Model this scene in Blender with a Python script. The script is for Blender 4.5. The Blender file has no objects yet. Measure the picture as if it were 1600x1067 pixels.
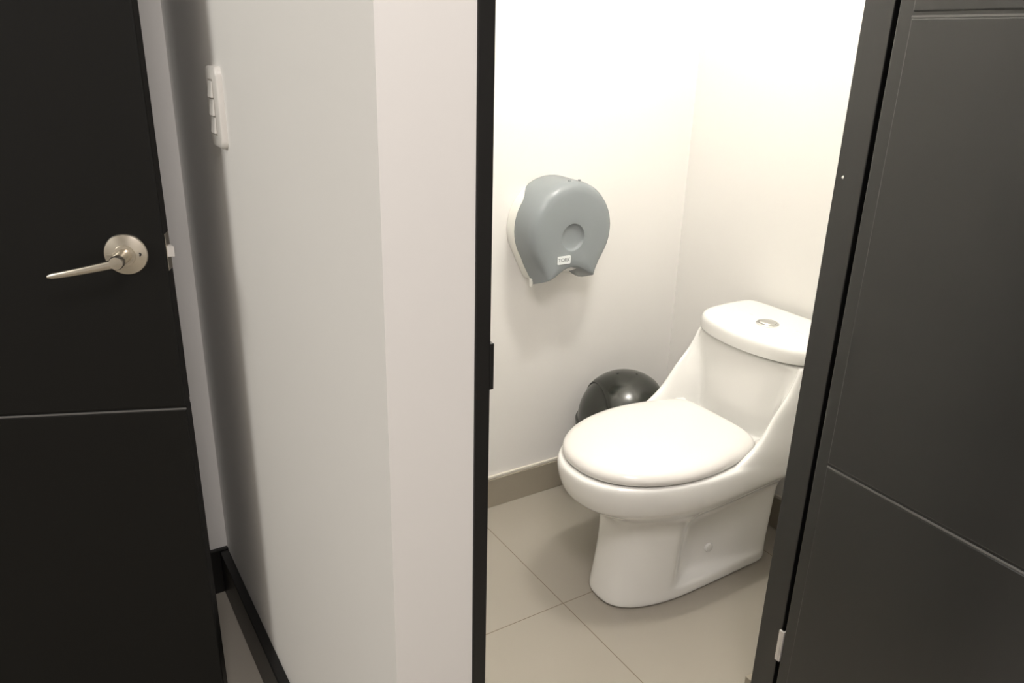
import bpy, bmesh, math, random
from math import sin, cos, pi, radians, sqrt
from mathutils import Vector, Matrix

# ------------------------------------------------------------------ camera
FPX, YAW, PIT, ROLL, HC = 1230.0, 0.562465, 0.361109, -0.026035, 1.27
sc = bpy.context.scene
fw = Vector((sin(YAW) * cos(PIT), cos(YAW) * cos(PIT), -sin(PIT)))
r0 = fw.cross(Vector((0, 0, 1))).normalized()
d0 = fw.cross(r0)
rr = cos(ROLL) * r0 + sin(ROLL) * d0
dd = -sin(ROLL) * r0 + cos(ROLL) * d0
cam_data = bpy.data.cameras.new('camera')
cam = bpy.data.objects.new('camera', cam_data)
sc.collection.objects.link(cam)
m = Matrix((rr, -dd, -fw)).transposed().to_4x4()
m.translation = (0, 0, HC)
cam.matrix_world = m
cam_data.sensor_width = 36
cam_data.lens = FPX * 36 / 1600
cam_data.clip_start = 0.01
sc.camera = cam

# ------------------------------------------------------------------ world, lights, exposure
w = bpy.data.worlds.new('world')
w.use_nodes = True
w.node_tree.nodes['Background'].inputs[0].default_value = (1, 0.97, 0.93, 1)
w.node_tree.nodes['Background'].inputs[1].default_value = 0.05
sc.world = w
sc.view_settings.view_transform = 'Standard'
sc.view_settings.look = 'None'
sc.view_settings.exposure = 0.0
sc.view_settings.gamma = 1.0
sc.view_settings.use_curve_mapping = False


def light(name, kind, loc, power, color, size=0.1, target=None, size_y=None):
    ld = bpy.data.lights.new(name, kind)
    ld.energy = power
    ld.color = color
    if kind == 'AREA':
        ld.shape = 'RECTANGLE'
        ld.size = size
        ld.size_y = size_y or size
    else:
        ld.shadow_soft_size = size
    o = bpy.data.objects.new(name, ld)
    o.location = loc
    if target is not None:
        o.rotation_euler = (Vector(target) - Vector(loc)).to_track_quat('-Z', 'Y').to_euler()
    sc.collection.objects.link(o)
    return o


# two bulbs of the stall's ceiling lamp
light('stall_bulb_light', 'POINT', (1.01, 0.90, 2.26), 18.5, (1.0, 0.965, 0.90), 0.035)
light('stall_bulb_light', 'POINT', (1.13, 0.90, 2.26), 18.5, (1.0, 0.965, 0.90), 0.035)
# daylight from the left end of the anteroom, grazing the half-open door
light('left_window_light', 'AREA', (-1.62, 1.42, 1.92), 14.5, (1.0, 0.985, 0.94), 0.6, (0.6, 1.0, 1.3), 0.85)
# ceiling lamp of the anteroom, behind the photographer
light('anteroom_lamp_light', 'AREA', (0.05, -0.25, 2.38), 29, (1.0, 0.93, 0.91), 0.5, (0.05, -0.25, 0), 0.5)


# ------------------------------------------------------------------ materials
def srgb(c):
    return tuple(((v / 255) / 12.92 if v / 255 <= 0.04045 else ((v / 255 + 0.055) / 1.055) ** 2.4) for v in c)


def mat(name, col, rough=0.5, metal=0.0, spec=0.5, noise=0.0, nscale=6.0, bump=0.0, bscale=200.0, coat=0.0, coat_r=0.1):
    M = bpy.data.materials.new(name)
    M.use_nodes = True
    nt = M.node_tree
    b = nt.nodes['Principled BSDF']
    b.inputs['Base Color'].default_value = (*col, 1)
    b.inputs['Roughness'].default_value = rough
    b.inputs['Metallic'].default_value = metal
    b.inputs['Specular IOR Level'].default_value = spec
    b.inputs['Coat Weight'].default_value = coat
    b.inputs['Coat Roughness'].default_value = coat_r
    tc = nt.nodes.new('ShaderNodeTexCoord')
    if noise:
        n = nt.nodes.new('ShaderNodeTexNoise')
        n.inputs['Scale'].default_value = nscale
        n.inputs['Detail'].default_value = 5
        nt.links.new(tc.outputs['Object'], n.inputs['Vector'])
        mr = nt.nodes.new('ShaderNodeMapRange')
        mr.inputs['To Min'].default_value = 1 - noise
        mr.inputs['To Max'].default_value = 1 + noise
        nt.links.new(n.outputs['Fac'], mr.inputs['Value'])
        mx = nt.nodes.new('ShaderNodeVectorMath')
        mx.operation = 'SCALE'
        mx.inputs[0].default_value = col
        nt.links.new(mr.outputs['Result'], mx.inputs['Scale'])
        nt.links.new(mx.outputs['Vector'], b.inputs['Base Color'])
    if bump:
        n2 = nt.nodes.new('ShaderNodeTexNoise')
        n2.inputs['Scale'].default_value = bscale
        n2.inputs['Detail'].default_value = 3
        nt.links.new(tc.outputs['Object'], n2.inputs['Vector'])
        bp = nt.nodes.new('ShaderNodeBump')
        bp.inputs['Strength'].default_value = bump
        bp.inputs['Distance'].default_value = 0.002
        nt.links.new(n2.outputs['Fac'], bp.inputs['Height'])
        nt.links.new(bp.outputs['Normal'], b.inputs['Normal'])
    return M


M_wall = mat('painted_wall', (0.80, 0.785, 0.755), 0.6, spec=0.3, noise=0.012, nscale=3, bump=0.05, bscale=90)
M_ceil = mat('ceiling_paint', (0.82, 0.81, 0.78), 0.7, noise=0.01)
M_base = mat('grey_tile_skirting', srgb((150, 142, 128)), 0.35, noise=0.03, nscale=20)
M_grout = mat('pale_grout', srgb((214, 208, 196)), 0.7, noise=0.03, nscale=40)
M_black = mat('black_lacquered_wood', (0.007, 0.0068, 0.0065), 0.36, spec=0.4, noise=0.12, nscale=14, bump=0.06, bscale=60)
M_door = mat('dark_espresso_door', (0.011, 0.0116, 0.0108), 0.30, spec=0.75, noise=0.10, nscale=9, bump=0.04, bscale=45)
M_door_shaded = mat('dark_espresso_door_shaded', (0.0055, 0.0055, 0.0049), 0.42, spec=0.28, noise=0.10, nscale=9, bump=0.04, bscale=45)  # copy of the door finish, darkened and dulled to stand in for weaker light
M_cer = mat('white_glazed_ceramic', (0.80, 0.795, 0.765), 0.12, spec=0.5, noise=0.004, coat=0.3, coat_r=0.03)
M_seat = mat('white_seat_plastic', (0.75, 0.73, 0.70), 0.17, spec=0.5, noise=0.004)
M_nickel = mat('satin_nickel', (0.66, 0.61, 0.52), 0.27, metal=1.0, noise=0.03, nscale=30)
M_chrome = mat('chrome', (0.72, 0.72, 0.70), 0.14, metal=1.0, noise=0.02, nscale=30)
M_hole = mat('dark_recess', (0.01, 0.01, 0.01), 0.7, noise=0.05)
M_plastic = mat('ivory_switch_plastic', (0.70, 0.68, 0.64), 0.35, noise=0.01)
M_housing = mat('pale_housing_plastic', (0.78, 0.78, 0.73), 0.35, noise=0.01)
M_paper = mat('white_paper', (0.82, 0.81, 0.79), 0.9, noise=0.03, nscale=60)
M_bin = mat('dark_green_black_plastic', (0.016, 0.018, 0.014), 0.22, spec=0.6, noise=0.08, nscale=10)
M_binb = mat('bin_body_plastic', (0.02, 0.022, 0.018), 0.35, noise=0.05, nscale=10)
M_label = mat('white_label', (0.74, 0.77, 0.77), 0.4, noise=0.02)
M_ink = mat('grey_label_ink', (0.22, 0.24, 0.25), 0.5, noise=0.02)


def floor_mat():
    M = mat('beige_porcelain_tiles', srgb((158, 152, 141)), 0.32, spec=0.45, noise=0.05, nscale=2.5)
    nt = M.node_tree
    b = nt.nodes['Principled BSDF']
    tc = nt.nodes.new('ShaderNodeTexCoord')
    sx = nt.nodes.new('ShaderNodeSeparateXYZ')
    nt.links.new(tc.outputs['Object'], sx.inputs[0])

    def math_(op, a, bb=None):
        n = nt.nodes.new('ShaderNodeMath')
        n.operation = op
        for i, v in enumerate((a, bb)):
            if v is None:
                continue
            if isinstance(v, (int, float)):
                n.inputs[i].default_value = v
            else:
                nt.links.new(v, n.inputs[i])
        return n.outputs[0]

    T = 0.60
    ds = []
    for ax, off in ((0, 0.956), (1, 1.252)):
        s = math_('SUBTRACT', sx.outputs[ax], off)
        s = math_('DIVIDE', s, T)
        s = math_('ADD', s, 10.5)
        s = math_('FRACT', s)
        s = math_('SUBTRACT', s, 0.5)
        ds.append(math_('MULTIPLY', math_('ABSOLUTE', s), T))
    dmin = math_('MINIMUM', ds[0], ds[1])
    g = math_('LESS_THAN', dmin, 0.0011)
    mx = nt.nodes.new('ShaderNodeMix')
    mx.data_type = 'RGBA'
    nt.links.new(g, mx.inputs['Factor'])
    src = b.inputs['Base Color'].links[0].from_socket
    nt.links.new(src, mx.inputs['A'])
    mx.inputs['B'].default_value = (*srgb((112, 100, 84)), 1)
    nt.links.new(mx.outputs['Result'], b.inputs['Base Color'])
    return M


M_floor = floor_mat()


def cover_mat():
    M = mat('smoky_translucent_plastic', (0.33, 0.36, 0.375), 0.25, spec=0.5, noise=0.01)
    nt = M.node_tree
    b = nt.nodes['Principled BSDF']
    tr = nt.nodes.new('ShaderNodeBsdfTransparent')
    tr.inputs[0].default_value = (0.50, 0.53, 0.55, 1)
    mx = nt.nodes.new('ShaderNodeMixShader')
    mx.inputs[0].default_value = 0.30
    nt.links.new(b.outputs[0], mx.inputs[1])
    nt.links.new(tr.outputs[0], mx.inputs[2])
    nt.links.new(mx.outputs[0], nt.nodes['Material Output'].inputs['Surface'])
    return M


M_cover = cover_mat()

# ------------------------------------------------------------------ helpers
COL = sc.collection


def tag(o, label=None, cat=None, group=None, kind=None):
    if label: o['label'] = label
    if cat: o['category'] = cat
    if group: o['group'] = group
    if kind: o['kind'] = kind
    return o


def thing(name, label, cat, loc=(0, 0, 0), rz=0.0, kind=None):
    o = bpy.data.objects.new(name, None)
    o.empty_display_size = 0.05
    COL.objects.link(o)
    o.location = loc
    o.rotation_euler = (0, 0, rz)
    return tag(o, label, cat, kind=kind)


def link(name, bm, material, parent=None, smooth=True, angle=40, bevel=0.0, bseg=2, subsurf=0):
    me = bpy.data.meshes.new(name)
    bmesh.ops.recalc_face_normals(bm, faces=bm.faces)
    bm.to_mesh(me)
    bm.free()
    me.materials.append(material)
    o = bpy.data.objects.new(name, me)
    COL.objects.link(o)
    if parent: o.parent = parent
    if smooth:
        for p in me.polygons: p.use_smooth = True
        if not subsurf:
            me.set_sharp_from_angle(angle=radians(angle))
    if subsurf:
        s = o.modifiers.new('subdivision', 'SUBSURF')
        s.levels = s.render_levels = subsurf
    if bevel:
        b = o.modifiers.new('bevel', 'BEVEL')
        b.width = bevel
        b.segments = bseg
        b.limit_method = 'ANGLE'
        b.angle_limit = radians(35)
    return o


def box(bm, x0, x1, y0, y1, z0, z1):
    r = bmesh.ops.create_cube(bm, size=1)
    for v in r['verts']:
        v.co = Vector(((x0 + x1) / 2 + v.co.x * (x1 - x0), (y0 + y1) / 2 + v.co.y * (y1 - y0), (z0 + z1) / 2 + v.co.z * (z1 - z0)))
    return r['verts']


def boxes(*bs):
    bm = bmesh.new()
    for b in bs: box(bm, *b)
    return bm


def lathe(bm, prof, seg=48, M=None, cap0=True, cap1=True):
    rings = []
    for r, z in prof:
        rings.append([bm.verts.new((r * cos(2 * pi * i / seg), r * sin(2 * pi * i / seg), z)) for i in range(seg)])
    for a, b in zip(rings, rings[1:]):
        for i in range(seg):
            bm.faces.new((a[i], a[(i + 1) % seg], b[(i + 1) % seg], b[i]))
    if cap0: bm.faces.new(rings[0][::-1])
    if cap1: bm.faces.new(rings[-1])
    if M is not None:
        for rg in rings:
            for v in rg: v.co = M @ v.co
    return rings


def loft(bm, rings, cap0=True, cap1=True):
    rs = [[bm.verts.new(p) for p in rg] for rg in rings]
    n = len(rs[0])
    for a, b in zip(rs, rs[1:]):
        for i in range(n):
            bm.faces.new((a[i], a[(i + 1) % n], b[(i + 1) % n], b[i]))
    if cap0: bm.faces.new(rs[0][::-1])
    if cap1: bm.faces.new(rs[-1])
    return rs


def structure(name, bm, material, label, cat, parent=None, **k):
    o = link(name, bm, material, parent, smooth=False, **k)
    return tag(o, label, cat, kind='structure')


# ------------------------------------------------------------------ room shell
XP, YP = 0.282, 0.683          # partition: its left face, its near end
YF = 1.715                    # far wall
XR = 1.675                    # right wall, behind the tank
XL, YB, ZC = -1.75, -1.6, 2.45
XJ = 0.3835                    # stall side of the partition

structure('floor', boxes((XL - .1, XR + .1, YB - .1, YF + 1.0, -0.1, 0)), M_floor,
          'beige floor of large square porcelain tiles with thin grout lines', 'floor')
structure('ceiling', boxes((XL - .1, XR + .1, YB - .1, YF + 1.0, ZC, ZC + .1)), M_ceil,
          'white ceiling above the room and the toilet stall', 'ceiling')
structure('wall_left', boxes((XL - .1, XL, YB, YF, 0, ZC)), M_wall, 'white wall at the left end of the anteroom', 'wall')
structure('wall_right', boxes((XR, XR + .1, YB - .1, YF + .1, 0, ZC)), M_wall,
          'white stall wall behind the toilet tank', 'wall')
structure('wall_back', boxes((XL - .1, XR, YB - .1, YB, 0, ZC)), M_wall, 'white wall behind the photographer', 'wall')
# far wall with the left door's opening
OX0, OX1, OZ = -0.575, 0.232, 2.10
structure('wall_far', boxes((XL - .1, OX0, YF, YF + .1, 0, ZC), (OX1, XR, YF, YF + .1, 0, ZC), (OX0, OX1, YF, YF + .1, OZ, ZC)),
          M_wall, 'white wall that carries the toilet paper dispenser', 'wall')
structure('wall_beyond', boxes((OX0 - .3, OX1 + .3, YF + .9, YF + 1.0, 0, ZC), (OX0 - .3, OX0 - .2, YF + .1, YF + .9, 0, ZC),
                               (OX1 + .2, OX1 + .3, YF + .1, YF + .9, 0, ZC)), M_wall,
          'white wall of the room behind the left door', 'wall')
structure('wall_partition', boxes((XP, XJ, YP, YF, 0, ZC)), M_wall,
          'white partition between the light switch side and the toilet stall', 'wall')
structure('wall_front', boxes((1.075, XR, 0.665, 0.770, 0, ZC), (XJ, 1.075, 0.665, 0.770, 2.13, ZC)), M_wall,
          'white wall around the stall doorway, behind the open door', 'wall')

# grey tile skirting in the stall
BH = 0.092


def skirting(name, b, gb, label):
    o = structure(name, boxes(b), M_base, label, 'skirting', bevel=0.0015)
    g = link('grout_bead', boxes(gb), M_grout, o, smooth=False, bevel=0.002)
    return o


skirting('baseboard_far', (XJ, XR, YF - .011, YF, 0, BH), (XJ, XR, YF - .008, YF, BH, BH + .009),
         'grey tile skirting below the toilet paper dispenser')
skirting('baseboard_right', (XR - .011, XR, .770, YF - .011, 0, BH), (XR - .008, XR, .770, YF - .011, BH, BH + .009),
         'grey tile skirting behind the toilet')
skirting('baseboard_front', (1.078, XR - .011, .770, .797, 0, BH), (1.078, XR - .011, .770, .779, BH, BH + .006),
         'grey tile skirting beside the right door jamb')
structure('baseboard_partition', boxes((XP - .020, XP, YP, YF - .012, 0, 0.116)), M_black,
          'black skirting board under the light switch', 'skirting', bevel=0.002)
structure('baseboard_corner', boxes((OX1 + .001, XP, YF - .012, YF, 0, 0.120)), M_black,
          'short black skirting board in the corner behind the left door', 'skirting', bevel=0.002)

# door frames
fr = structure('trim_1', boxes((XJ, XJ + .0185, YP - .003, .755, 0, 2.11)), M_black,
               'narrow black door jamb on the left of the stall doorway', 'door frame', bevel=0.0015)
bm = bmesh.new()
box(bm, XJ + .018, XJ + .0200, YP + .008, YP + .038, 0.905, 0.985)
box(bm, XJ + .0180, XJ + .0232, YP - .0025, YP + .010, 0.914, 0.968)
o = link('strike_plate', bm, M_black, fr, smooth=False, bevel=0.0008)
o['label'] = 'black strike plate lip'
jr = structure('trim_2', boxes((1.04, 1.075, .708, .755, 0, 2.11), (1.060, 1.075, .660, .708, 0, 2.11)), M_door,
               'wide black door jamb on the right of the stall doorway', 'door frame', bevel=0.0015)
bm = bmesh.new()
lathe(bm, [(0.0001, 0.0008), (0.0020, 0.0006), (0.0024, 0.0)], 16, Matrix.Translation((1.04, .742, 1.097)) @ Matrix.Rotation(-pi / 2, 4, 'Y'))
link('screw', bm, M_chrome, jr)
structure('trim_3', boxes((XJ, 1.075, .662, .755, 2.11, 2.13)), M_black, 'black head board of the stall door frame', 'door frame', bevel=0.0015)
structure('trim_4', boxes((OX0, OX0 + .018, YF - .01, YF + .1, 0, OZ), (OX0 + .018, OX1, YF, YF + .1, OZ - .018, OZ)),
          M_black, 'black frame of the left door', 'door frame', bevel=0.0015)


# ------------------------------------------------------------------ doors
def door_leaf(width, thick, zt, grooves, margin0, margin1):
    """leaf along +x, thickness along +y, raised panels on both faces"""
    bm = bmesh.new()
    e = 0.0028
    box(bm, 0, width, e, thick - e, 0.008, zt)
    zs = [0.008] + [g for g in grooves] + [zt]
    gh = 0.0038
    for y0, y1 in ((0, e * 1.5), (thick - e * 1.5, thick)):
        for i in range(len(zs) - 1):
            a = zs[i] + (gh if i else 0)
            b = zs[i + 1] - (gh if i < len(zs) - 2 else 0)
            box(bm, margin0, width - margin1, y0, y1, a, b)
    return bm


GR = (0.655, 1.318)
# right-hand stall door: hinge pin at (1.058,.688), opened 88 degrees towards the camera
t = thing('door_1', 'wide open dark door of the toilet stall with two horizontal grooves, on the right', 'door',
          (1.058, 0.688, 0), pi + radians(88.0), kind='structure')
# local +x runs from the hinge to the free edge; inner face is local y = -thick
TH = 0.038
bm = door_leaf(0.655, TH, 2.10, GR, 0.022, 0.022)
bmesh.ops.translate(bm, verts=bm.verts, vec=(0, -TH, 0))
link('door_leaf', bm, M_door, t, smooth=False, bevel=0.0022)


def lip_highlight(parent, zs, x0, x1, y0, y1):
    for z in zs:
        link('groove_highlight', boxes((x0, x1, y0, y1, z - .0040, z - .0008)), M_lip_highlight, parent, smooth=False, bevel=0.0006)  # added lighter strip, painted highlight of the groove's lower lip


M_lip_highlight = mat('grey_groove_highlight', (0.13, 0.128, 0.122), 0.38, noise=0.08, nscale=60)  # lit groove lip put into the colour
leaf1 = t.children[0]
lip_highlight(leaf1, GR, .022, .655 - .022, -TH + .0004, -TH + .0030)


def hinge(parent, z0, z1):
    bm = bmesh.new()
    box(bm, -0.0035, -0.0005, -TH + .0005, -TH + .028, z0, z1)
    box(bm, -0.0105, -0.0035, -TH + .000, -TH + .004, z0, z1)
    o = link('hinge', bm, M_hinge, parent, smooth=False, bevel=0.0006)
    k = bmesh.new()
    for i in range(3):
        h = (z1 - z0) / 3
        lathe(k, [(0.0042, z0 + i * h + .0006), (0.0042, z0 + (i + 1) * h - .0006)], 16, Matrix.Translation((-.004, -TH + .034, 0)))
    link('knuckle', k, M_hinge, o)
    return o


M_hinge = mat('pale_steel', (0.62, 0.60, 0.56), 0.45, metal=0.35, noise=0.05, nscale=60)
hinge(t, 0.240, 0.305)
hinge(t, 1.82, 1.89)

# left door, ajar: free edge near the partition
ANG = radians(-22)
EX, EY, LW = 0.179, 1.325, 0.80
hx, hy = EX - LW * cos(ANG), EY - LW * sin(ANG)
t2 = thing('door_2', 'half open dark door at the left with a lever handle and one horizontal groove', 'door',
           (hx, hy, 0), ANG, kind='structure')
bm = door_leaf(LW, 0.036, 2.09, (0.674, 1.335), 0.0, 0.0)
leaf2 = link('door_leaf', bm, M_door_shaded, t2, smooth=False, bevel=0.0022)
lip_highlight(leaf2, (0.674, 1.335), 0.0, LW, .0004, .0030)


def lever_handle(parent, px, pz, side):
    """side -1: on the y=0 face, pointing -y"""
    y_face = 0.0 if side < 0 else (0.036 if parent is t2 else 0)
    base = Matrix.Translation((px, y_face, pz)) @ Matrix.Rotation(pi / 2 if side < 0 else -pi / 2, 4, 'X')
    bm = bmesh.new()
    lathe(bm, [(0.0325, 0.0), (0.0328, 0.0025), (0.0315, 0.0045), (0.020, 0.0095), (0.0165, 0.0105), (0.0160, 0.0125), (0.0125, 0.0130)], 64, base)
    h = link('door_handle', bm, M_nickel, parent, angle=28)
    bm = bmesh.new()
    lathe(bm, [(0.0110, 0.012), (0.0108, 0.020), (0.0098, 0.036), (0.0098, 0.041), (0.0106, 0.042), (0.0106, 0.056), (0.0096, 0.0585), (0.003, 0.059)], 40, base)
    link('spindle_neck', bm, M_nickel, h, angle=28)
    # lever arm: flattened tapering bar
    bm = bmesh.new()
    rings = []
    L = 0.098
    n = 14
    for i in range(n + 1):
        s = i / n
        x = px - 0.004 - L * s
        z = pz - 0.003 - 0.018 * s
        hh = (0.0075 * (1 - s) + 0.0048 * s)
        tt = (0.0062 * (1 - s) + 0.0045 * s)
        if i == n: hh *= .55; tt *= .55
        yc = side * (-1) * 0
        y = y_face + side * (0.049 + 0.004 * sin(pi * s))
        rings.append([(x, y + tt * cos(a), z + hh * sin(a)) for a in [2 * pi * k / 16 for k in range(16)]])
    loft(bm, rings)
    link('lever', bm, M_nickel, h, angle=60)
    bm = bmesh.new()
    lathe(bm, [(0.0030, 0.0072), (0.0030, 0.0088), (0.0015, 0.0090)], 20, base @ Matrix.Translation((0.0215, 0.001, 0)))
    k = link('release_pin', bm, M_hole, h)
    bm = bmesh.new()
    lathe(bm, [(0.0013, 0.0085), (0.0010, 0.0098)], 12, base @ Matrix.Translation((0.0215, 0.001, 0)))
    link('pin_tip', bm, M_chrome, h)
    return h


HZ = 0.945
lever_handle(t2, LW - 0.058, HZ, -1)
# latch in the door's edge
bm = boxes((LW, LW + .0014, 0.006, 0.030, HZ - .030, HZ + .030))
lp = link('latch_plate', bm, M_nickel, t2, smooth=False, bevel=0.0005)
bm = bmesh.new()
v = box(bm, LW, LW + .012, 0.009, 0.024, HZ - .008, HZ + .009)
for q in v:
    if q.co.x > LW + .006 and q.co.y > .02: q.co.x -= .008
link('latch_bolt', bm, M_plastic, t2, smooth=False, bevel=0.0008)['label'] = 'pale latch bolt'

# ------------------------------------------------------------------ light switch
SY, SZ = 1.312, 1.168
t = thing('light_switch', 'ivory three-rocker light switch plate on the white partition wall', 'light switch', (XP, SY, SZ))
bm = bmesh.new()
W2, H2, rc = 0.037, 0.0605, 0.013


def rrect(hw, hh, r, x, n=6):
    pts = []
    for cx, cy, a0 in ((hw - r, hh - r, 0), (-hw + r, hh - r, pi / 2), (-hw + r, -hh + r, pi), (hw - r, -hh + r, 3 * pi / 2)):
        for i in range(n + 1):
            a = a0 + pi / 2 * i / n
            pts.append((x, cx + r * cos(a), cy + r * sin(a)))
    return pts


loft(bm, [rrect(W2, H2, rc, 0), rrect(W2, H2, rc, -0.005), rrect(W2 - .0015, H2 - .0015, rc, -0.008), rrect(W2 - .005, H2 - .005, rc - .003, -0.0095)])
link('cover_plate', bm, M_plastic, t, angle=35)
for i, zc in enumerate((0.0265, 0, -0.0265)):
    bm = bmesh.new()
    v = box(bm, -0.0135, -0.006, -0.0125, 0.0125, zc - .0122, zc + .0122)
    for q in v:
        if q.co.x < -0.01 and q.co.z > zc: q.co.x += .0028
    link('rocker', bm, M_plastic, t, smooth=False, bevel=0.001)
bm = boxes((-0.0100, -0.009, -0.0145, 0.0145, -0.0415, 0.0415))
link('rocker_recess', bm, mat('switch_shadow_gap', (0.35, 0.33, 0.30), 0.6, noise=0.02), t, smooth=False)

# ------------------------------------------------------------------ toilet paper dispenser
DX, DZ = 1.183, 0.825
t = thing('toilet_paper_dispenser', 'smoky grey jumbo toilet paper dispenser mounted on the white stall wall', 'paper dispenser', (DX, YF, DZ))


def d_outline(R, corner_x, corner_z, arch_z, n=96):
    """closed outline: round top and flanks, pointed lower corners, arched bottom (x, z)"""
    pts = []
    a_end = radians(-32)
    k = 40
    # circle from right flank over the top to left flank
    for i in range(k + 1):
        a = a_end + (pi - 2 * a_end) * i / k
        pts.append((R * cos(a), R * sin(a)))
    xl, zl = pts[-1]
    m_ = 9
    tx, tz = sin(-a_end), -cos(-a_end)   # tangent going down at left flank

    def bez(p0, p1, p2, s):
        return tuple((1 - s) ** 2 * a + 2 * s * (1 - s) * b + s * s * c for a, b, c in zip(p0, p1, p2))
    c = (xl + 0.062 * tx * 0.75, zl + 0.062 * tz)
    for i in range(1, m_ + 1):
        pts.append(bez((xl, zl), c, (-corner_x, corner_z), i / m_))
    for i in range(1, 16):
        s = i / 16
        x = -corner_x + 2 * corner_x * s
        z = corner_z + (arch_z - corner_z) * (0.5 - 0.5 * cos(2 * pi * s)) ** 0.9
        pts.append((x, z))
    for i in range(m_, 0, -1):
        x, z = bez((xl, zl), c, (-corner_x, corner_z), i / m_)
        pts.append((-x, z))
    return pts


def sm(a, b, x):
    s = max(0, min(1, (x - a) / (b - a)))
    return s * s * (3 - 2 * s)


out = d_outline(0.128, 0.080, -0.147, -0.108)
# rear housing against the wall
bm = bmesh.new()
hs = [(x * .972, z * .972) for x, z in d_outline(0.131, 0.074, -0.142, -0.128)]
loft(bm, [[(x, -0.001, z) for x, z in hs], [(x, -0.045, z) for x, z in hs], [(x * .96, -0.055, z * .96) for x, z in hs]])
link('rear_housing', bm, M_housing, t, angle=40)
# cover: the rear rim touches the wall over the top, sweeps forward at the flanks
rings = []


def rear(x, z):
    a = math.degrees(math.atan2(z, x))
    off = abs(a - 90) if a > -90 else abs(a + 270)
    off = min(off, 360 - off)
    d = 0.002 + 0.036 * sm(31, 55, off)
    if z < -0.09: d += 0.018 * sm(-0.09, -0.147, z)
    return d


spec_ = [(1.0, None, 0), (1.004, None, 0.004), (1.0, 0.092, 0), (0.985, 0.105, 0), (0.945, 0.1155, 0), (0.88, 0.121, 0), (0.78, 0.1235, 0)]
for s, d, e in spec_:
    ring = []
    for x, z in out:
        dep = rear(x, z) + e if d is None else d
        zz = z * s
        if z < -0.1: zz = z * (1 + (s - 1) * 0.45)
        if z < -0.06: zz += 0.020 * sm(-0.06, -0.147, z) * sm(0.04, 0.12, dep)
        ring.append((x * s, -dep, zz))
    rings.append(ring)
bm = bmesh.new()
rs = loft(bm, rings, cap0=False, cap1=False)
# face: bridge the last outline to the circular hub recess
last = rings[-1]
HB = (-0.004, -0.013)
N = len(last)


def toward(r, dep):
    o = []
    for x, _, z in last:
        a = math.atan2(z - HB[1], x - HB[0])
        o.append((HB[0] + r * cos(a), -dep, HB[1] + r * sin(a)))
    return o


def mix(A, B, s): return [tuple(a + (b - a) * s for a, b in zip(p, q)) for p, q in zip(A, B)]


h0 = toward(0.038, 0.125)
seq = [mix(last, h0, 0.4), mix(last, h0, 0.75), h0, toward(0.0355, 0.1245), toward(0.033, 0.119), toward(0.030, 0.1165), toward(0.014, 0.116)]
prev = rs[-1]
for ring in seq:
    cur = [bm.verts.new(p) for p in ring]
    for i in range(N):
        bm.faces.new((prev[i], prev[(i + 1) % N], cur[(i + 1) % N], cur[i]))
    prev = cur
bm.faces.new(prev)
cv = link('cover', bm, M_cover, t, angle=50)
so = cv.modifiers.new('thickness', 'SOLIDIFY')
so.thickness = 0.0022
so.offset = -1
# paper roll inside
bm = bmesh.new()
Mr = Matrix.Translation((0, -0.105, -0.008)) @ Matrix.Rotation(-pi / 2, 4, 'X')
lathe(bm, [(0.028, 0), (0.098, 0), (0.098, 0.045), (0.028, 0.045), (0.028, 0)], 56, Mr, cap0=False, cap1=False)
link('paper_roll', bm, M_paper, t, angle=40)
# lock tab at the lower left corner
bm = boxes((-0.0870, -0.0800, -0.062, -0.052, -0.150, -0.128))
link('lock_tab', bm, M_housing, cv, smooth=False, bevel=0.0015)
# label with lettering
lx, lz = -0.030, -0.069
bm = bmesh.new()
pl = [(lx + p[1], -0.1246, lz + p[2]) for p in rrect(0.0205, 0.0108, 0.003, 0)]
pb = [(x, -0.1262, z) for x, _, z in pl]
loft(bm, [pl, pb])
lab = link('label', bm, M_label, cv, smooth=False)
cu = bpy.data.curves.new('lettering', 'FONT')
cu.body = 'TORK'
cu.size = 0.0135
cu.align_x = 'CENTER'
cu.align_y = 'CENTER'
cu.extrude = 0.0003
cu.offset = 0.0002
tmp = bpy.data.objects.new('lettering_curve', cu)
COL.objects.link(tmp)
bpy.context.view_layer.update()
me = bpy.data.meshes.new_from_object(tmp.evaluated_get(bpy.context.evaluated_depsgraph_get()))
bpy.data.objects.remove(tmp)
me.materials.clear()
me.materials.append(M_ink)
le = bpy.data.objects.new('lettering', me)
COL.objects.link(le)
le.parent = cv
le.location = (lx, -0.1264, lz)
le.rotation_euler = (pi / 2, 0, 0)
# wall screws hidden: two small moulded notches at the cover's top
for nx in (-0.007, 0.025):
    link('latch_notch', boxes((nx - .003, nx + .003, -0.103, -0.096, 0.1255, 0.1290)), M_cover, cv, smooth=False, bevel=0.001)

# ------------------------------------------------------------------ bin
BX, BY = 1.374, 1.562
t = thing('waste_bin', 'dark domed swing-lid waste bin behind the toilet bowl', 'waste bin', (BX, BY, 0))
BR, BZ = 0.134, 0.262
bm = bmesh.new()
lathe(bm, [(0.098, 0.0), (0.102, 0.003), (0.112, 0.13), (0.122, BZ - .012), (0.122, BZ - .002), (0.117, BZ - .002), (0.108, 0.10), (0.098, 0.01)], 64, cap1=False)
link('bin_body', bm, M_binb, t, angle=40)
bm = bmesh.new()
prof = [(BR + .004, BZ - .014), (BR + .006, BZ - .012), (BR + .006, BZ - .001), (BR + .001, BZ + .002)]
for i in range(1, 25):
    a = pi / 2 * i / 24
    prof.append((max(BR * cos(a) ** 0.96, 0.0004), BZ + .002 + 0.142 * sin(a)))
lathe(bm, prof, 72, cap0=False)
dome = link('dome_lid', bm, M_bin, t, angle=40)
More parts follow.
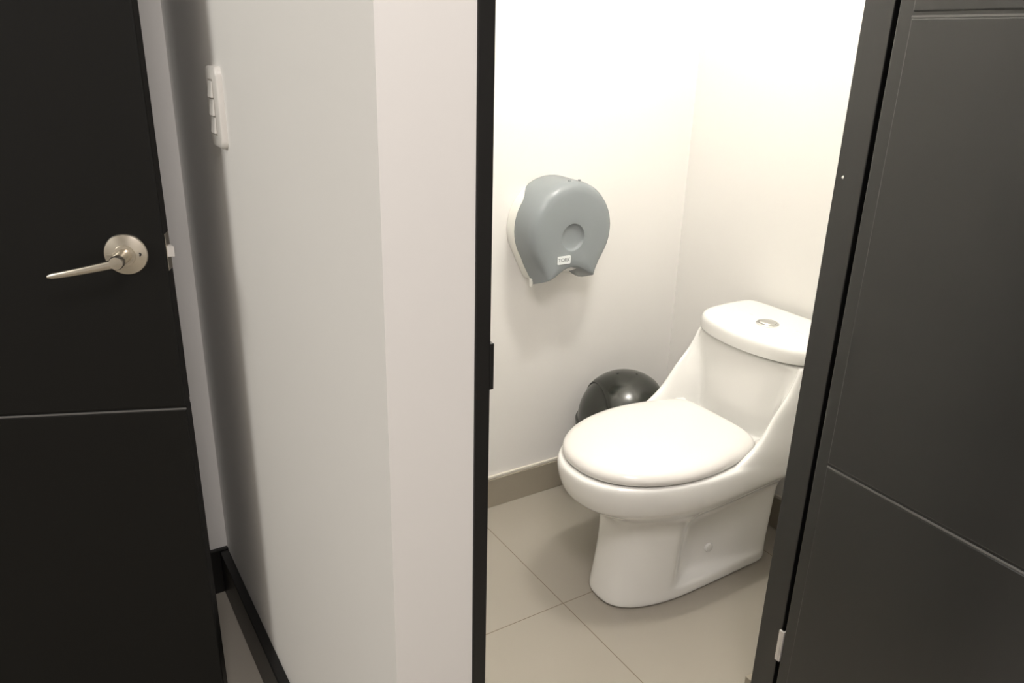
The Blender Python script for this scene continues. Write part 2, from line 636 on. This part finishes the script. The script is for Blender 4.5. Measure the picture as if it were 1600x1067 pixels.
# swing flap: slightly raised band of the dome between two seams
bm = bmesh.new()
rings = []
wf = 0.083
for j in range(15):
    u = -wf + 2 * wf * j / 14
    ring = []
    for i in range(25):
        a = radians(14 + 140 * i / 24)
        rad = sqrt(BR * BR - u * u)
        k = 1.012
        ring.append((-u * k, -rad * cos(a) * k, BZ + .002 + rad / BR * 0.142 * sin(a) * k))
    rings.append([bm.verts.new(p) for p in ring])
for a, b in zip(rings, rings[1:]):
    for i in range(24):
        bm.faces.new((a[i], a[i + 1], b[i + 1], b[i]))
Rz = Matrix.Rotation(radians(-18), 4, 'Z')
bmesh.ops.transform(bm, matrix=Rz, verts=bm.verts)
fl = link('swing_flap', bm, M_bin, t, angle=60)
s_ = fl.modifiers.new('thickness', 'SOLIDIFY')
s_.thickness = 0.0025
s_.offset = 1
for ux, uy in ((-0.024, 0.013), (0.018, -0.017)):
    bm = bmesh.new()
    bmesh.ops.create_icosphere(bm, subdivisions=2, radius=0.0042)
    bmesh.ops.scale(bm, verts=bm.verts, vec=(1.2, 1.2, .8))
    bmesh.ops.translate(bm, verts=bm.verts, vec=(ux, uy, BZ + .002 + 0.1437 * sqrt(1 - (ux * ux + uy * uy) / BR ** 2)))
    link('pivot_hole', bm, M_hole, t)

# ------------------------------------------------------------------ toilet
TY = 1.226
t = thing('toilet', 'white one-piece toilet with closed lid standing on the tiled stall floor', 'toilet', (XR, TY, 0))
# local frame: X measured from the wall (negative = towards the bowl's front), y sideways


def full(half):
    """half: list of (x, y>=0) from back centre to front centre -> closed ring"""
    r = [(x, y) for x, y in half]
    l = [(x, -y) for x, y in half[::-1] if y > 1e-6]
    return r + l


def ell(xc, a_f, a_b, b, n_half=16, pw=1.0, pb=1.0):
    pts = []
    for i in range(n_half + 1):
        th = pi * i / n_half          # 0 = back, pi = front
        c, s = cos(th), sin(th)
        a = a_b if c > 0 else a_f
        p = pb if c > 0 else pw
        x = xc + a * math.copysign(abs(c) ** p, c)
        y = b * abs(s) ** p
        if i in (0, n_half): y = 0
        pts.append((x, y))
    return pts


# pedestal + bowl, horizontal sections on 17 stations
def ped(z, xf, xb, hw, foot, rec, front_w):
    """xf front x, xb back x, hw half width at the column; rec = half width of the recessed rear part"""
    xc = -0.46
    pts = []
    n = 18
    rb = 0.099
    for i in range(n + 1):
        s = i / n
        if i <= 9:
            # rear half: straight flank from back centre to the column
            q = i / 9
            if q < 0.28:
                x = xb
                y = (q / 0.28) * rb * 0.84
            elif q < .34:
                x = xb - 0.008; y = rb
            else:
                x = xb - 0.008 + (xc + 0.035 - xb) * (q - .33) / .67
                y = rb + (rec - rb) * min(1, (q - .33) / .5)
        else:
            q = (i - 9) / 9          # 0 column rear .. 1 front centre
            th = pi / 2 * q
            x = xc + 0.018 - (xc - xf + 0.018) * sin(th) ** 1.0
            y = hw * cos(th) ** 0.72 if q < 1 else 0
        pts.append((x, y))
    pts[0] = (xb, 0)
    return pts


secs = []
#        z      xf      xb     hw    rec
P_ = [(0.000, -0.637, -0.140, 0.103, 0.103),
      (0.004, -0.638, -0.138, 0.105, 0.105),
      (0.026, -0.636, -0.138, 0.104, 0.104),
      (0.034, -0.634, -0.138, 0.103, 0.101),
      (0.040, -0.633, -0.138, 0.103, 0.068),
      (0.070, -0.628, -0.137, 0.102, 0.062),
      (0.140, -0.618, -0.133, 0.102, 0.064),
      (0.190, -0.616, -0.130, 0.104, 0.074),
      (0.225, -0.618, -0.128, 0.112, 0.094)]
bm = bmesh.new()
rings = []
for z, xf, xb, hw, rec in P_:
    rings.append([(x, y, z) for x, y in full(ped(z, xf, xb, hw, 0, rec, 0))])


def bowl(z, xf, hw, xb, hb):
    """rim/bowl outline on the same 19 stations"""
    pts = []
    xc = -0.455
    for i in range(19):
        if i <= 9:
            q = i / 9
            if q < .28: pts.append((xb, q / .28 * hb * .86))
            elif q < .34: pts.append((xb - .006, hb * .97))
            else:
                f = (q - .33) / .67
                x = xb - .012 + (xc + .03 - xb) * f
                y = hb + (hw - hb) * sm(0.0, 1.0, f) 
                pts.append((x, y))
        else:
            th = pi / 2 * (i - 9) / 9
            pts.append((xc + .012 - (xc + .012 - xf) * sin(th), hw * cos(th) ** 0.86 if i < 18 else 0))
    pts[0] = (xb, 0)
    return pts


B_ = [(0.250, -0.640, 0.124, -0.122, 0.112),
      (0.272, -0.672, 0.146, -0.100, 0.132),
      (0.292, -0.706, 0.164, -0.050, 0.146),
      (0.304, -0.724, 0.173, -0.030, 0.160),
      (0.318, -0.730, 0.180, -0.022, 0.174),
      (0.338, -0.739, 0.185, -0.020, 0.180),
      (0.366, -0.743, 0.186, -0.020, 0.1815),
      (0.378, -0.741, 0.185, -0.020, 0.180),
      (0.3835, -0.738, 0.182, -0.021, 0.176),
      (0.384, -0.715, 0.160, -0.030, 0.150),
      (0.380, -0.55, 0.08, -0.10, 0.08)]
for z, xf, hw, xb, hb in B_:
    rings.append([(x, y, z) for x, y in full(bowl(z, xf, hw, xb, hb))])
loft(bm, rings)

# tank with the swept side wings, horizontal sections from the rim up
def tank(z, xr, hw, tipx, tip_in, recx, rec_hw):
    """back centre, back corner, flank, wing tip (outer, inner), recess corner, face centre"""
    return [(xr, 0), (xr, hw * .55), (xr - .002, hw * .93), (xr - .012, hw), (xr - .05, hw + .003),
            (xr + (tipx - xr) * .45, hw + .004), (xr + (tipx - xr) * .75, hw + .002), (tipx + .020, hw - .001),
            (tipx + .003, hw - .008), (tipx + .004, hw - .015), (tipx + .022, tip_in + (hw - tip_in) * .25),
            (tipx + (recx - tipx) * .55, tip_in), (recx + .002, rec_hw), (recx - .010, rec_hw * .80), (recx - .022, rec_hw * .40), (recx - .026, 0)]


T_ = []
XT = -0.230     # tank front face (corner), relative to wall
tops = [  # z, hw, tipx
    (0.336, 0.172, -0.44), (0.346, 0.178, -0.44), (0.362, 0.182, -0.438), (0.384, 0.183, -0.412), (0.404, 0.183, -0.372), (0.428, 0.182, -0.338),
    (0.460, 0.179, -0.312), (0.500, 0.178, -0.285), (0.532, 0.175, -0.252), (0.562, 0.174, -0.236), (0.586, 0.173, -0.225), (0.5935, 0.173, -0.223)]
rings = []
for z, hw, tipx in tops:
    tin = hw - 0.036 + .016 * sm(.42, .58, z)
    recx = XT - 0.0
    rec_hw = hw - .062 + .030 * sm(.42, .58, z)
    h = tank(z, -0.020, hw, tipx, tin, recx, rec_hw)
    rings.append([(x, y, z) for x, y in full(h)])
loft(bm, rings)
# one piece of ceramic: the pedestal, bowl and tank are fused and their joints filleted
body = link('bowl_and_tank', bm, M_cer, t, subsurf=2)
rm = body.modifiers.new('fuse', 'REMESH')
rm.mode = 'VOXEL'
rm.voxel_size = 0.0032
rm.use_smooth_shade = True
sm_ = body.modifiers.new('fillet', 'SMOOTH')
sm_.factor = 0.5
sm_.iterations = 10


# tank lid: bowed front, rounded corners
def lid_out(xb, xf, hw, bow, n=40):
    pts = []
    half = [(xb, 0), (xb, hw * .5), (xb, hw * .85), (xb - .008, hw * .97), (xb - .03, hw), (xb - .09, hw + .001), (xf + .075, hw - .001),
            (xf + .038, hw - .008), (xf + .010, hw - .030), (xf - bow * .35, hw * .62), (xf - bow * .8, hw * .34), (xf - bow, 0)]
    return full(half)


bm = bmesh.new()
L_ = [(0.5940, -.004), (0.5945, 0.0005), (0.598, 0.001), (0.618, 0.0015), (0.628, -.001), (0.6335, -.006), (0.6355, -.016), (0.6365, -.06)]
rings = []
for z, e in L_:
    rings.append([(x, y, z) for x, y in lid_out(-0.018 + e * .6 if e > -.02 else -.018 + e, -0.238 - e, 0.183 + e, 0.030)])
loft(bm, rings)
tl = link('tank_lid', bm, M_cer, t, subsurf=2)
# flush button
BXX = -0.155
bm = bmesh.new()
lathe(bm, [(0.0275, 0.6340), (0.0280, 0.6385), (0.0262, 0.6405), (0.0225, 0.6410), (0.0215, 0.6390)], 48, Matrix.Translation((BXX, 0, 0)))
fb = link('flush_button_ring', bm, M_chrome, tl, angle=30)
bm = bmesh.new()
lathe(bm, [(0.0205, 0.637), (0.0205, 0.6415), (0.0185, 0.6435), (0.010, 0.6450), (0.0004, 0.6455)], 48, Matrix.Translation((BXX, 0, 0)))
link('flush_button', bm, M_chrome, tl, angle=40)


# seat and its closed cover
def seat_out(xb, xf, hw, hb, n=16):
    """egg outline with a flat-ish back"""
    half = []
    xc = xf + 0.235
    for i in range(7):
        q = i / 6
        if i == 0: half.append((xb, 0))
        elif i == 1: half.append((xb, hb * .45))
        elif i == 2: half.append((xb - .002, hb * .80))
        elif i == 3: half.append((xb - .016, hb * .985))
        else:
            f = (i - 3) / 4
            half.append((xb - .016 + (xc - xb + .016) * f, hb + (hw - hb) * sin(pi / 2 * f)))
    for i in range(0, 11):
        th = pi / 2 * i / 10
        half.append((xc - (xc - xf) * sin(th), hw * cos(th) ** 0.92 if i < 10 else 0))
    return full(half)


bm = bmesh.new()
rings = [[(x, y, z) for x, y in seat_out(-.315, -.727 - e, .176 + e, .140 + e)] for z, e in ((.3845, -.022), (.386, -.014), (.390, -.012), (.393, -.016))]
loft(bm, rings)
link('seat', bm, M_seat, t, subsurf=2)
bm = bmesh.new()
rings = []
for z, e in ((.3865, -.014), (.3855, -.003), (.389, .0018), (.400, .003), (.409, -.001), (.4165, -.010), (.4220, -.024), (.4255, -.050), (.4275, -.090), (.428, -.13)):
    rings.append([(x, y, z + 0.0) for x, y in seat_out(-.286 + e * .35, -.726 - e, .174 + e, .138 + e)])
loft(bm, rings)
lid = link('seat_cover', bm, M_seat, t, subsurf=2)
for s in (-1, 1):
    bm = bmesh.new()
    loft(bm, [[(-.284 + p[1] * k, s * .148 + p[2] * k, z) for p in rrect(.014, .026, .009, 0)] for z, k in ((.384, 1), (.398, 1), (.404, .93), (.407, .75))])
    link('hinge_cap', bm, M_seat, t, angle=40)
# bolt caps on the foot
for s in (-1, 1):
    bm = bmesh.new()
    Mb = Matrix.Translation((-.339, s * .067, .086)) @ Matrix.Rotation(s * -pi / 2, 4, 'X')
    lathe(bm, [(0.0125, -0.004), (0.0125, 0.003), (0.0110, 0.0055), (0.006, 0.007), (0.0004, 0.0072)], 32, Mb)
    link('bolt_cap', bm, M_cer, t, angle=40)

# ------------------------------------------------------------------ ceiling lamps (out of frame)
t = thing('ceiling_lamp', 'white ceiling lamp with two bulbs above the toilet', 'lamp', (1.07, 0.90, ZC))
link('lamp_plate', boxes((-.11, .11, -.035, .035, -.02, 0)), M_plastic, t, smooth=False, bevel=.003)
for s in (-1, 1):
    bm = bmesh.new()
    lathe(bm, [(.018, -.06), (.018, -.02)], 24, Matrix.Translation((s * .06, 0, 0)))
    link('lamp_socket', bm, M_plastic, t)
